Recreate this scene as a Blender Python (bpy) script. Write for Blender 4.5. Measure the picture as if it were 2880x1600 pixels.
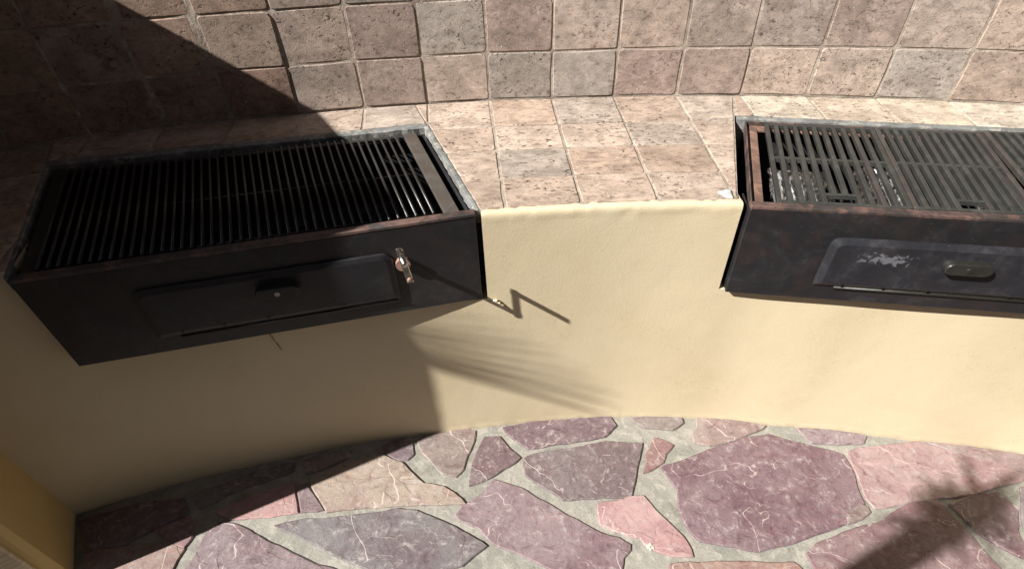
import bpy, bmesh, math, random
from mathutils import Vector, Matrix, noise

# ------------------------------------------------------------------ scene, camera, sky, sun
scene = bpy.context.scene
for o in list(bpy.data.objects):
    bpy.data.objects.remove(o)
COL = scene.collection
RNG = random.Random(7)

cam_data = bpy.data.cameras.new('camera')
cam = bpy.data.objects.new('camera', cam_data)
COL.objects.link(cam)
PITCH, ROLL, CAM_H = 0.6957, -0.0390, 1.4102
fw = Vector((0, math.cos(PITCH), -math.sin(PITCH)))
rt = Vector((1, 0, 0))
up = rt.cross(fw)
r2 = math.cos(ROLL) * rt + math.sin(ROLL) * up
u2 = -math.sin(ROLL) * rt + math.cos(ROLL) * up
m = Matrix.Identity(4)
for i in range(3):
    m[i][0], m[i][1], m[i][2] = r2[i], u2[i], -fw[i]
m[2][3] = CAM_H
cam.matrix_world = m
cam_data.sensor_width = 36
cam_data.lens = 18.04
cam_data.clip_start = 0.02
cam_data.clip_end = 500
scene.camera = cam

SUN_EL, SUN_AZ = math.radians(40.3), math.atan2(-0.91, -0.415)   # where the sun stands
LDIR = Vector((0.91 * math.cos(SUN_EL), 0.415 * math.cos(SUN_EL), -math.sin(SUN_EL))).normalized()
world = bpy.data.worlds.new('World')
scene.world = world
world.use_nodes = True
wn = world.node_tree
sky = wn.nodes.new('ShaderNodeTexSky')
sky.sky_type = 'NISHITA'
sky.sun_disc = False
sky.sun_elevation = SUN_EL
sky.sun_rotation = SUN_AZ
bg = wn.nodes['Background']
bg.inputs['Strength'].default_value = 0.05
wn.links.new(sky.outputs[0], bg.inputs['Color'])
sun_data = bpy.data.lights.new('sun', 'SUN')
sun_data.energy = 5.0
sun_data.angle = math.radians(0.53)
sun_data.color = (1.0, 0.965, 0.915)
sun = bpy.data.objects.new('sun', sun_data)
COL.objects.link(sun)
sun.location = (-4, -2, 5)
sun.rotation_euler = LDIR.to_track_quat('-Z', 'Y').to_euler()
vs = scene.view_settings
vs.view_transform = 'Standard'
vs.look = 'None'
vs.exposure = 1.06
vs.gamma = 1
vs.use_curve_mapping = False

# ------------------------------------------------------------------ helpers
def tag(o, label=None, cat=None, group=None, kind=None):
    if label: o['label'] = label
    if cat: o['category'] = cat
    if group: o['group'] = group
    if kind: o['kind'] = kind
    return o

def empty(name, loc=(0, 0, 0)):
    o = bpy.data.objects.new(name, None)
    o.location = loc
    o.empty_display_size = 0.1
    COL.objects.link(o)
    return o

def link(name, mesh, mat=None, parent=None, loc=None, color=None):
    o = bpy.data.objects.new(name, mesh)
    COL.objects.link(o)
    if mat and not mesh.materials:
        mesh.materials.append(mat)
    if loc is not None:
        o.location = loc
    if parent is not None:
        o.parent = parent
        pl = parent
        off = Vector((0, 0, 0))
        while pl is not None:
            off += pl.location
            pl = pl.parent
        o.location = o.location - off
    if color:
        o.color = (*color, 1)
    return o

def pydata(name, verts, faces, smooth=False):
    me = bpy.data.meshes.new(name)
    me.from_pydata([tuple(v) for v in verts], [], faces)
    me.update()
    bm = bmesh.new()
    bm.from_mesh(me)
    bmesh.ops.recalc_face_normals(bm, faces=bm.faces)
    bm.to_mesh(me)
    bm.free()
    if smooth:
        for f in me.polygons:
            f.use_smooth = True
    return me

def bm_mesh(name, bm, smooth=False):
    bmesh.ops.recalc_face_normals(bm, faces=bm.faces)
    me = bpy.data.meshes.new(name)
    bm.to_mesh(me)
    bm.free()
    if smooth:
        for f in me.polygons:
            f.use_smooth = True
    return me

HEX = [(0, 1, 3, 2), (4, 6, 7, 5), (0, 4, 5, 1), (2, 3, 7, 6), (0, 2, 6, 4), (1, 5, 7, 3)]
def add_hexa(bm, c8, bevel=0.0):
    """c8 ordered by bits (x, y, z) = index 4x+2y+z"""
    vs_ = [bm.verts.new(Vector(c)) for c in c8]
    fs = [bm.faces.new([vs_[i] for i in f]) for f in HEX]
    if bevel:
        es = list({e for f in fs for e in f.edges})
        bmesh.ops.bevel(bm, geom=es, offset=bevel, segments=1, affect='EDGES', profile=0.5)

def hexa(name, c8, mat, parent, bevel=0.0):
    bm = bmesh.new()
    cen = sum((Vector(c) for c in c8), Vector()) / 8
    add_hexa(bm, [Vector(c) - cen for c in c8], bevel)
    return link(name, bm_mesh(name, bm), mat, parent, cen)

def add_tube(bm, pts, radii, seg=10, cap=True):
    pts = [Vector(p) for p in pts]
    rings = []
    for i, p in enumerate(pts):
        d = (pts[min(i + 1, len(pts) - 1)] - pts[max(i - 1, 0)]).normalized()
        a = d.orthogonal().normalized() if i == 0 else (a - d * a.dot(d)).normalized()
        b = d.cross(a)
        r = radii[i] if hasattr(radii, '__len__') else radii
        rings.append([bm.verts.new(p + r * (math.cos(t) * a + math.sin(t) * b))
                      for t in (2 * math.pi * k / seg for k in range(seg))])
    for A, B in zip(rings, rings[1:]):
        for k in range(seg):
            bm.faces.new((A[k], A[(k + 1) % seg], B[(k + 1) % seg], B[k]))
    if cap:
        bm.faces.new(rings[0][::-1])
        bm.faces.new(rings[-1])

def tube(name, pts, radii, mat, parent, seg=10, smooth=True):
    bm = bmesh.new()
    cen = sum((Vector(p) for p in pts), Vector()) / len(pts)
    add_tube(bm, [Vector(p) - cen for p in pts], radii, seg)
    return link(name, bm_mesh(name, bm, smooth), mat, parent, cen)

def interp(tab, x):
    if x <= tab[0][0]: return tab[0][1]
    for (a, va), (b, vb) in zip(tab, tab[1:]):
        if x <= b:
            t = (x - a) / (b - a)
            t = t * t * (3 - 2 * t)
            return va + (vb - va) * t
    return tab[-1][1]

# ------------------------------------------------------------------ materials
def new_mat(name):
    mt = bpy.data.materials.new(name)
    mt.use_nodes = True
    return mt, mt.node_tree, mt.node_tree.nodes['Principled BSDF']

class G:
    """tiny node-graph helper"""
    def __init__(s, nt): s.nt = nt
    def n(s, t, **kw):
        nd = s.nt.nodes.new(t)
        for k, v in kw.items():
            setattr(nd, k, v)
        return nd
    def put(s, sock, v):
        if v is None: return
        if hasattr(v, 'is_output') or isinstance(v, bpy.types.NodeSocket):
            s.nt.links.new(v, sock)
        else:
            sock.default_value = v
    def coord(s, rand=True, scale=None, space='Object'):
        tc = s.n('ShaderNodeTexCoord').outputs[space]
        v = tc
        if rand:
            oi = s.n('ShaderNodeObjectInfo').outputs['Random']
            ml = s.math('MULTIPLY', oi, 43.0)
            cx = s.n('ShaderNodeCombineXYZ')
            s.put(cx.inputs[0], ml); s.put(cx.inputs[1], s.math('MULTIPLY', oi, 17.0)); s.put(cx.inputs[2], s.math('MULTIPLY', oi, 29.0))
            ad = s.n('ShaderNodeVectorMath', operation='ADD')
            s.put(ad.inputs[0], v); s.put(ad.inputs[1], cx.outputs[0])
            v = ad.outputs[0]
        if scale:
            mp = s.n('ShaderNodeVectorMath', operation='MULTIPLY')
            s.put(mp.inputs[0], v); mp.inputs[1].default_value = scale
            v = mp.outputs[0]
        return v
    def math(s, op, a, b=None, c=None, clamp=False):
        nd = s.n('ShaderNodeMath', operation=op, use_clamp=clamp)
        s.put(nd.inputs[0], a)
        if b is not None: s.put(nd.inputs[1], b)
        if c is not None: s.put(nd.inputs[2], c)
        return nd.outputs[0]
    def noise(s, vec, scale, detail=4, rough=0.55, dist=0.0):
        nd = s.n('ShaderNodeTexNoise')
        s.put(nd.inputs['Vector'], vec)
        nd.inputs['Scale'].default_value = scale
        nd.inputs['Detail'].default_value = detail
        nd.inputs['Roughness'].default_value = rough
        nd.inputs['Distortion'].default_value = dist
        return nd.outputs['Fac']
    def voro(s, vec, scale, feature='F1', out='Distance', rnd=1.0):
        nd = s.n('ShaderNodeTexVoronoi', feature=feature)
        s.put(nd.inputs['Vector'], vec)
        nd.inputs['Scale'].default_value = scale
        nd.inputs['Randomness'].default_value = rnd
        return nd.outputs[out]
    def ramp(s, fac, lo, hi, a=0.0, b=1.0):
        nd = s.n('ShaderNodeMapRange', interpolation_type='SMOOTHSTEP')
        s.put(nd.inputs[0], fac)
        nd.inputs[1].default_value = lo; nd.inputs[2].default_value = hi
        nd.inputs[3].default_value = a; nd.inputs[4].default_value = b
        return nd.outputs[0]
    def mix(s, fac, a, b, blend='MIX'):
        nd = s.n('ShaderNodeMix', data_type='RGBA', blend_type=blend)
        s.put(nd.inputs[0], fac)
        for i, v in ((6, a), (7, b)):
            if isinstance(v, tuple): nd.inputs[i].default_value = (*v[:3], 1)
            else: s.put(nd.inputs[i], v)
        return nd.outputs[2]
    def bump(s, h, strength=0.5, dist=0.002, normal=None):
        nd = s.n('ShaderNodeBump')
        nd.inputs['Strength'].default_value = strength
        nd.inputs['Distance'].default_value = dist
        s.put(nd.inputs['Height'], h)
        if normal is not None: s.put(nd.inputs['Normal'], normal)
        return nd.outputs[0]
    def objcol(s):
        return s.n('ShaderNodeObjectInfo').outputs['Color']

def m_travertine(name, stretch, pit_amt, smear):
    mt, nt, b = new_mat(name)
    g = G(nt)
    v = g.coord()
    vs2 = g.coord(scale=stretch)
    base = g.objcol()
    big = g.noise(v, 11, 5, 0.6, 0.6)
    mid = g.noise(vs2, 42, 5, 0.65, 0.4)
    fine = g.noise(v, 240, 3, 0.6)
    rnd = g.n('ShaderNodeObjectInfo').outputs['Random']
    rnd2 = g.math('FRACT', g.math('MULTIPLY', rnd, 13.7))
    c = g.mix(g.ramp(big, 0.38, 0.64, 0, 0.85), base, (0.66, 0.645, 0.635), 'MULTIPLY')
    c = g.mix(g.ramp(mid, 0.46, 0.70, 0, 0.7), c, (1.4, 1.37, 1.33), 'MULTIPLY')
    c = g.mix(g.ramp(mid, 0.47, 0.30, 0, 0.8), c, (0.52, 0.46, 0.42), 'MULTIPLY')
    c = g.mix(g.ramp(fine, 0.35, 0.7, 0, 0.45), c, (0.62, 0.60, 0.58), 'MULTIPLY')
    stain = g.noise(v, 24, 3, 0.6, 0.9)
    c = g.mix(g.math('MULTIPLY', g.ramp(stain, 0.60, 0.74, 0, smear), rnd2), c, (0.45, 0.31, 0.2), 'MULTIPLY')
    soot = g.noise(v, 14, 5, 0.7, 0.4)
    c = g.mix(g.math('MULTIPLY', g.ramp(soot, 0.56, 0.72, 0, 0.7), g.ramp(rnd, 0.45, 0.9)), c, (0.42, 0.41, 0.41), 'MULTIPLY')
    pn = g.noise(vs2, 80, 3, 0.62, 0.7)
    pth = g.math('MULTIPLY', g.ramp(pn, 0.585, 0.655), g.ramp(g.noise(v, 12, 2), 0.35, 0.6, 0.25, 1))
    pit = g.math('MULTIPLY', pth, g.math('MULTIPLY', g.math('ADD', rnd2, 0.45), pit_amt))
    c = g.mix(pit, c, (0.16, 0.115, 0.085), 'MULTIPLY')
    spk = g.noise(v, 150, 2, 0.5)
    c = g.mix(g.ramp(spk, 0.69, 0.77, 0, 0.7), c, (0.62, 0.58, 0.53))
    g.put(b.inputs['Base Color'], c)
    b.inputs['Roughness'].default_value = 0.72
    h = g.math('SUBTRACT', g.math('ADD', g.math('MULTIPLY', mid, 0.5), g.math('MULTIPLY', fine, 0.3)), g.math('MULTIPLY', pit, 1.3))
    g.put(b.inputs['Normal'], g.bump(h, 0.55, 0.003))
    return mt

def m_plaster(name='cream_plaster_paint', ca=(0.605, 0.515, 0.355), cb=(0.57, 0.478, 0.315), cc=(0.635, 0.555, 0.41)):
    mt, nt, b = new_mat(name)
    g = G(nt)
    v = g.coord(rand=False)
    st = g.coord(rand=False, scale=(1, 1, 0.35))
    n1 = g.noise(v, 2.6, 4, 0.55, 0.4)
    n2 = g.noise(v, 14, 4, 0.6, 0.8)
    c = g.mix(g.ramp(n1, 0.35, 0.7), ca, cb)
    c = g.mix(g.ramp(n2, 0.56, 0.8, 0, 0.35), c, cc)
    dirt = g.noise(st, 9, 5, 0.7, 1.5)
    c = g.mix(g.ramp(dirt, 0.64, 0.8, 0, 0.22), c, (0.42, 0.33, 0.21))
    # grime along the foot of the wall
    sz = g.n('ShaderNodeSeparateXYZ'); g.put(sz.inputs[0], v)
    foot = g.math('ADD', sz.outputs[2], g.math('MULTIPLY', g.noise(v, 40, 3), 0.02))
    c = g.mix(g.ramp(foot, 0.034, 0.008, 0, 0.65), c, (0.40, 0.34, 0.25))
    g.put(b.inputs['Base Color'], c)
    b.inputs['Roughness'].default_value = 0.55
    b.inputs['Specular IOR Level'].default_value = 0.3
    soot = g.noise(v, 3.3, 5, 0.7, 1.0)
    smear = g.noise(g.coord(rand=False, scale=(1, 1, 0.22)), 34, 4, 0.7, 0.6)
    sm = g.math('MULTIPLY', g.ramp(soot, 0.55, 0.75), g.ramp(smear, 0.5, 0.75))
    c = g.mix(g.math('MULTIPLY', sm, 0.5), c, (0.34, 0.28, 0.19))
    hair = g.math('ABSOLUTE', g.math('SUBTRACT', g.noise(v, 5.2, 5, 0.62, 0.6), 0.5))
    c = g.mix(g.math('MULTIPLY', g.ramp(hair, 0.0, 0.0016, 0.4, 0), g.ramp(n1, 0.5, 0.6)), c, (0.34, 0.26, 0.16))
    spot = g.voro(v, 19, 'F1', 'Distance')
    c = g.mix(g.ramp(spot, 0.055, 0.03, 0, 0.5), c, (0.40, 0.31, 0.2))
    g.put(b.inputs['Base Color'], c)
    fine = g.noise(v, 170, 4, 0.65)
    grain = g.noise(v, 520, 2, 0.6)
    trow = g.noise(g.coord(rand=False, scale=(1, 1, 2.6)), 30, 5, 0.65, 1.4)
    n7 = g.noise(v, 9, 4, 0.6, 2.0)
    ridge = g.math('ABSOLUTE', g.math('SUBTRACT', n7, 0.5))
    crack = g.math('MULTIPLY', g.ramp(ridge, 0.0, 0.004, 1, 0), g.ramp(n1, 0.46, 0.56))
    h = g.math('ADD', g.math('MULTIPLY', fine, 0.5), g.math('MULTIPLY', trow, 0.35))
    h = g.math('ADD', h, g.math('MULTIPLY', grain, 0.3))
    h = g.math('ADD', h, g.math('MULTIPLY', crack, 0.5))
    g.put(b.inputs['Normal'], g.bump(h, 0.42, 0.0022))
    return mt

def m_stone():
    mt, nt, b = new_mat('flagstone')
    g = G(nt)
    v = g.coord()
    base = g.objcol()
    n1 = g.noise(v, 6.5, 6, 0.65, 0.7)
    n2 = g.noise(v, 26, 6, 0.7, 0.9)
    n3 = g.noise(v, 75, 5, 0.7, 0.6)
    lay = g.noise(g.coord(scale=(1, 4.5, 1)), 11, 5, 0.65, 0.7)
    c = g.mix(g.ramp(n1, 0.38, 0.62, 0, 0.8), base, (0.72, 0.60, 0.64), 'MULTIPLY')
    c = g.mix(g.ramp(lay, 0.50, 0.72, 0, 0.6), c, (1.35, 1.18, 1.14), 'MULTIPLY')
    c = g.mix(g.ramp(n2, 0.47, 0.30, 0, 0.75), c, (0.55, 0.45, 0.48), 'MULTIPLY')
    c = g.mix(g.ramp(n3, 0.46, 0.30, 0, 0.6), c, (0.60, 0.52, 0.54), 'MULTIPLY')
    # pale dust and mortar haze left on the faces
    dust = g.math('MULTIPLY', g.ramp(n2, 0.46, 0.70), g.ramp(n3, 0.40, 0.66))
    c = g.mix(g.math('MULTIPLY', dust, 0.9), c, (0.37, 0.33, 0.315))
    # broken edges of the thin sheets the stone splits into
    f1 = g.noise(v, 4.2, 3, 0.5, 0.35)
    f2 = g.noise(g.coord(scale=(1, 2.2, 1)), 6.0, 3, 0.55, 0.3)
    e1 = g.ramp(g.math('ABSOLUTE', g.math('SUBTRACT', f1, 0.52)), 0.0, 0.0035, 1, 0)
    e2 = g.ramp(g.math('ABSOLUTE', g.math('SUBTRACT', f2, 0.46)), 0.0, 0.0030, 1, 0)
    vein = g.math('MAXIMUM', g.math('MULTIPLY', e1, g.ramp(n2, 0.36, 0.55, 0.2, 0.85)), g.math('MULTIPLY', e2, g.ramp(n1, 0.44, 0.56, 0, 0.55)))
    c = g.mix(vein, c, (0.45, 0.37, 0.34))
    g.put(b.inputs['Base Color'], c)
    b.inputs['Roughness'].default_value = 0.66
    s1 = g.ramp(f1, 0.515, 0.525)
    s2 = g.ramp(f2, 0.455, 0.465)
    h = g.math('ADD', g.math('MULTIPLY', s1, 0.55), g.math('MULTIPLY', s2, 0.4))
    h = g.math('ADD', h, g.math('MULTIPLY', n2, 1.1))
    h = g.math('ADD', h, g.math('MULTIPLY', n3, 0.6))
    h = g.math('ADD', h, g.math('MULTIPLY', g.noise(v, 260, 3, 0.6), 0.2))
    g.put(b.inputs['Normal'], g.bump(h, 0.7, 0.0032))
    return mt

def m_mortar(name, ca, cb, cc, wide=False):
    mt, nt, b = new_mat(name)
    g = G(nt)
    v = g.coord(rand=False)
    n1 = g.noise(v, 7, 5, 0.65, 0.8)
    n2 = g.noise(v, 34, 5, 0.65, 0.6)
    n3 = g.noise(v, 190, 3, 0.6)
    c = g.mix(g.ramp(n1, 0.36, 0.66), ca, cb)
    c = g.mix(g.ramp(n2, 0.48, 0.70, 0, 0.85), c, cc)
    c = g.mix(g.ramp(g.noise(v, 17, 5, 0.7, 1.0), 0.47, 0.33, 0, 0.6), c, (0.62, 0.60, 0.56), 'MULTIPLY')
    c = g.mix(g.ramp(n3, 0.3, 0.65, 0.45, 0), c, (0.6, 0.6, 0.58), 'MULTIPLY')
    if wide:   # far from the barbecue the paving pattern is only colour
        sx = g.n('ShaderNodeSeparateXYZ'); g.put(sx.inputs[0], v)
        r = g.n('ShaderNodeVectorMath', operation='LENGTH'); g.put(r.inputs[0], v)
        e = g.voro(v, 2.6, 'DISTANCE_TO_EDGE', 'Distance')
        cell = g.voro(v, 2.6, 'F1', 'Color')
        hs = g.n('ShaderNodeSeparateColor'); g.put(hs.inputs[0], cell)
        sc = g.mix(hs.outputs[0], (0.17, 0.09, 0.095), (0.27, 0.15, 0.125))
        far = g.math('MULTIPLY', g.ramp(e, 0.04, 0.055), g.ramp(r.outputs['Value'], 2.9, 3.0))
        c = g.mix(far, c, sc)
    g.put(b.inputs['Base Color'], c)
    b.inputs['Roughness'].default_value = 0.85
    h = g.math('ADD', g.math('MULTIPLY', n2, 1.0), g.math('MULTIPLY', n3, 0.35))
    h = g.math('ADD', h, g.math('MULTIPLY', n1, 2.0))
    g.put(b.inputs['Normal'], g.bump(h, 0.6, 0.004))
    return mt

def m_steel(name, col, rough, dust, rust, chips=None, metal=0.0, scale=1.0, rust_col=(0.16, 0.075, 0.045)):
    mt, nt, b = new_mat(name)
    g = G(nt)
    v = g.coord()
    n1 = g.noise(v, 9 * scale, 5, 0.65, 0.8)
    n2 = g.noise(v, 60 * scale, 5, 0.7, 0.5)
    n3 = g.noise(v, 300, 3, 0.6)
    c = g.mix(g.ramp(n1, 0.4, 0.7), col, tuple(x * 1.5 for x in col))
    d = g.math('MULTIPLY', g.ramp(n1, 0.45, 0.75), g.ramp(n2, 0.4, 0.7))
    d = g.math('MULTIPLY', d, dust)
    c = g.mix(d, c, (0.16, 0.155, 0.15))
    rn = g.noise(v, 15 * scale, 6, 0.72, 0.6)
    rf = g.math('MULTIPLY', g.ramp(rn, 0.44, 0.62), rust)
    c = g.mix(rf, c, rust_col)
    sp = g.voro(v, 55, 'F1', 'Distance')
    c = g.mix(g.ramp(sp, 0.05, 0.03, 0, 0.35 if dust else 0), c, (0.30, 0.29, 0.28))
    rgh = g.math('ADD', g.math('MULTIPLY', n2, 0.22), rough - 0.1)
    rgh = g.math('MAXIMUM', rgh, g.math('MULTIPLY', g.math('MAXIMUM', rf, d), 0.85))
    if chips:   # a flaked patch of old paint with its own ragged outline
        tv = g.coord(rand=False)
        df = g.n('ShaderNodeVectorMath', operation='SUBTRACT'); g.put(df.inputs[0], tv); df.inputs[1].default_value = chips
        sc = g.n('ShaderNodeVectorMath', operation='MULTIPLY'); g.put(sc.inputs[0], df.outputs[0]); sc.inputs[1].default_value = (1, 1, 3.6)
        ln = g.n('ShaderNodeVectorMath', operation='LENGTH'); g.put(ln.inputs[0], sc.outputs[0])
        k = g.math('SUBTRACT', g.noise(tv, 62, 3, 0.6, 1.0), g.math('MULTIPLY', ln.outputs['Value'], 4.0))
        k = g.ramp(k, 0.325, 0.42)
        c = g.mix(g.math('MULTIPLY', k, 0.55), c, (0.20, 0.20, 0.225))
    g.put(b.inputs['Base Color'], c)
    b.inputs['Metallic'].default_value = metal
    g.put(b.inputs['Roughness'], rgh)
    h = g.math('ADD', g.math('MULTIPLY', n2, 0.6), g.math('MULTIPLY', n3, 0.4))
    g.put(b.inputs['Normal'], g.bump(h, 0.35, 0.0015))
    return mt

def m_plain(name, col, rough=0.5, metal=0.0, var=0.3, scale=40):
    mt, nt, b = new_mat(name)
    g = G(nt)
    v = g.coord()
    n1 = g.noise(v, scale, 5, 0.6, 0.5)
    c = g.mix(g.ramp(n1, 0.3, 0.7), tuple(x * (1 - var) for x in col), tuple(min(1, x * (1 + var)) for x in col))
    g.put(b.inputs['Base Color'], c)
    b.inputs['Roughness'].default_value = rough
    b.inputs['Metallic'].default_value = metal
    g.put(b.inputs['Normal'], g.bump(n1, 0.4, 0.002))
    return mt

def m_travslab():
    mt, nt, b = new_mat('tan_stone_cladding')
    g = G(nt)
    v = g.coord(rand=False, scale=(0.6, 0.6, 7))
    n1 = g.noise(v, 12, 6, 0.65, 0.8)
    n2 = g.noise(v, 60, 4, 0.6, 0.4)
    c = g.mix(g.ramp(n1, 0.35, 0.68), (0.50, 0.37, 0.22), (0.68, 0.55, 0.38))
    c = g.mix(g.ramp(n2, 0.6, 0.75, 0, 0.6), c, (0.80, 0.70, 0.55))
    g.put(b.inputs['Base Color'], c)
    b.inputs['Roughness'].default_value = 0.6
    g.put(b.inputs['Normal'], g.bump(n1, 0.5, 0.003))
    return mt

M = {
    'wall_tile': m_travertine('tumbled_travertine_wall', (1, 1.4, 1), 0.75, 0.8),
    'top_tile': m_travertine('tumbled_travertine_top', (0.8, 1.35, 1), 0.85, 0.3),
    'plaster': m_plaster(),
    'ochre': m_plaster('ochre_plaster_paint', (0.62, 0.43, 0.18), (0.57, 0.385, 0.15), (0.64, 0.47, 0.22)),
    'stone': m_stone(),
    'mortar': m_mortar('paving_mortar', (0.29, 0.275, 0.24), (0.21, 0.205, 0.18), (0.38, 0.355, 0.31), wide=True),
    'grout': m_mortar('tile_grout', (0.38, 0.32, 0.265), (0.22, 0.17, 0.135), (0.48, 0.43, 0.37)),
    'grey_mortar': m_mortar('grey_mortar', (0.20, 0.205, 0.20), (0.12, 0.125, 0.12), (0.36, 0.34, 0.30)),
    'panel': m_steel('black_painted_steel', (0.0115, 0.0115, 0.0132), 0.46, 0.16, 0.05),
    'door': m_steel('black_painted_steel_door', (0.0115, 0.0115, 0.0140), 0.46, 0.15, 0.02),
    'door_chipped': m_steel('black_painted_steel_flaked', (0.013, 0.0135, 0.017), 0.46, 0.2, 0.02, chips=(-0.148, 0.027, 0.022)),
    'rail': m_steel('rusty_rail_steel', (0.035, 0.028, 0.026), 0.55, 0.3, 0.8, rust_col=(0.15, 0.085, 0.07)),
    'ledge_rust': m_steel('rusty_ledge_steel', (0.09, 0.055, 0.042), 0.6, 0.2, 0.9, rust_col=(0.26, 0.145, 0.105)),
    'ledge_grey': m_steel('worn_ledge_steel', (0.085, 0.075, 0.065), 0.45, 0.6, 0.3, metal=0.3, rust_col=(0.13, 0.09, 0.06)),
    'cast_iron': m_steel('cast_iron', (0.036, 0.038, 0.035), 0.46, 0.25, 0.04, metal=0.2, rust_col=(0.16, 0.075, 0.045)),
    'cast_rust': m_steel('rusted_cast_iron', (0.038, 0.036, 0.033), 0.5, 0.2, 0.16, rust_col=(0.12, 0.07, 0.045)),
    'rod': m_steel('worn_steel_rod', (0.050, 0.048, 0.047), 0.34, 0.12, 0.25, metal=0.6, rust_col=(0.05, 0.035, 0.03)),
    'soot': m_steel('sooty_firebox', (0.012, 0.012, 0.014), 0.6, 0.15, 0.12, rust_col=(0.03, 0.022, 0.02)),
    'chrome': m_plain('scuffed_bright_steel', (0.55, 0.53, 0.50), 0.28, 1.0, 0.2, 60),
    'brass': m_plain('dull_pink_bushing', (0.42, 0.27, 0.21), 0.5, 0.4, 0.25, 60),
    'foil': m_plain('crumpled_foil', (0.80, 0.80, 0.80), 0.30, 0.9, 0.1, 30),
    'charcoal': m_plain('charcoal', (0.02, 0.02, 0.021), 0.8, 0.0, 0.5, 30),
    'pale_patch': m_plain('pale_mortar_patch', (0.42, 0.43, 0.43), 0.8, 0.0, 0.15, 50),
    'cladding': m_travslab(),
    'rust_stain': m_plain('rust_drip', (0.07, 0.03, 0.015), 0.7, 0.0, 0.4, 90),
    'black_plastic': m_plain('black_knob', (0.020, 0.020, 0.016), 0.42, 0.0, 0.2, 40),
    'bark': m_plain('palm_bark', (0.14, 0.10, 0.07), 0.85, 0.0, 0.4, 30),
    'leaf': m_plain('palm_leaf', (0.06, 0.10, 0.035), 0.5, 0.0, 0.35, 20),
    'timber': m_plain('sky_block_timber', (0.09, 0.06, 0.04), 0.7, 0.0, 0.3, 12),
    'paint_flake': m_plain('cream_paint_flake', (0.76, 0.68, 0.48), 0.6, 0.0, 0.08, 60),
}

# ------------------------------------------------------------------ layout of the curved barbecue
CX, CY = 0.2601, -3.3261                # centre of the arc the counter follows
TOP = 0.80                              # counter height
R_WALL = [(-30, 4.350), (-20, 4.345), (-12, 4.331), (-6, 4.320), (0, 4.323), (4, 4.318), (8, 4.304), (12, 4.300), (16, 4.316), (30, 4.32)]
R_BACK = [(-30, 5.080), (-20, 5.066), (-15, 5.058), (-10, 5.028), (-5, 5.014), (0, 4.990), (5, 4.980), (10, 4.968), (14, 4.958), (30, 4.94)]
T0, DT = math.degrees(-0.1825), math.degrees(0.0402)     # tile joints, degrees

def polar(th, r, z=0.0):
    a = math.radians(th)
    return Vector((CX + r * math.sin(a), CY + r * math.cos(a), z))
def rw(th): return interp(R_WALL, th)
def rb(th): return interp(R_BACK, th)

GRILL_L = [Vector(p) for p in ((-0.986, 0.797, 0), (-0.076, 0.978, 0), (-1.249, 1.316, 0), (-0.245, 1.474, 0))]
GRILL_R = [Vector(p) for p in ((0.535, 0.965, 0), (1.450, 0.800, 0), (0.701, 1.444, 0), (1.677, 1.227, 0))]
def quad(Q, u, v, z=0.0):
    A, B, C, D = Q
    p = (1 - u) * (1 - v) * A + u * (1 - v) * B + (1 - u) * v * C + u * v * D
    return Vector((p.x, p.y, z))

# ------------------------------------------------------------------ ground
ground = tag(link('ground', pydata('ground', [(-60, -60, 0), (60, -60, 0), (60, 60, 0), (-60, 60, 0)], [(0, 1, 2, 3)]), M['mortar']), kind='structure')

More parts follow.
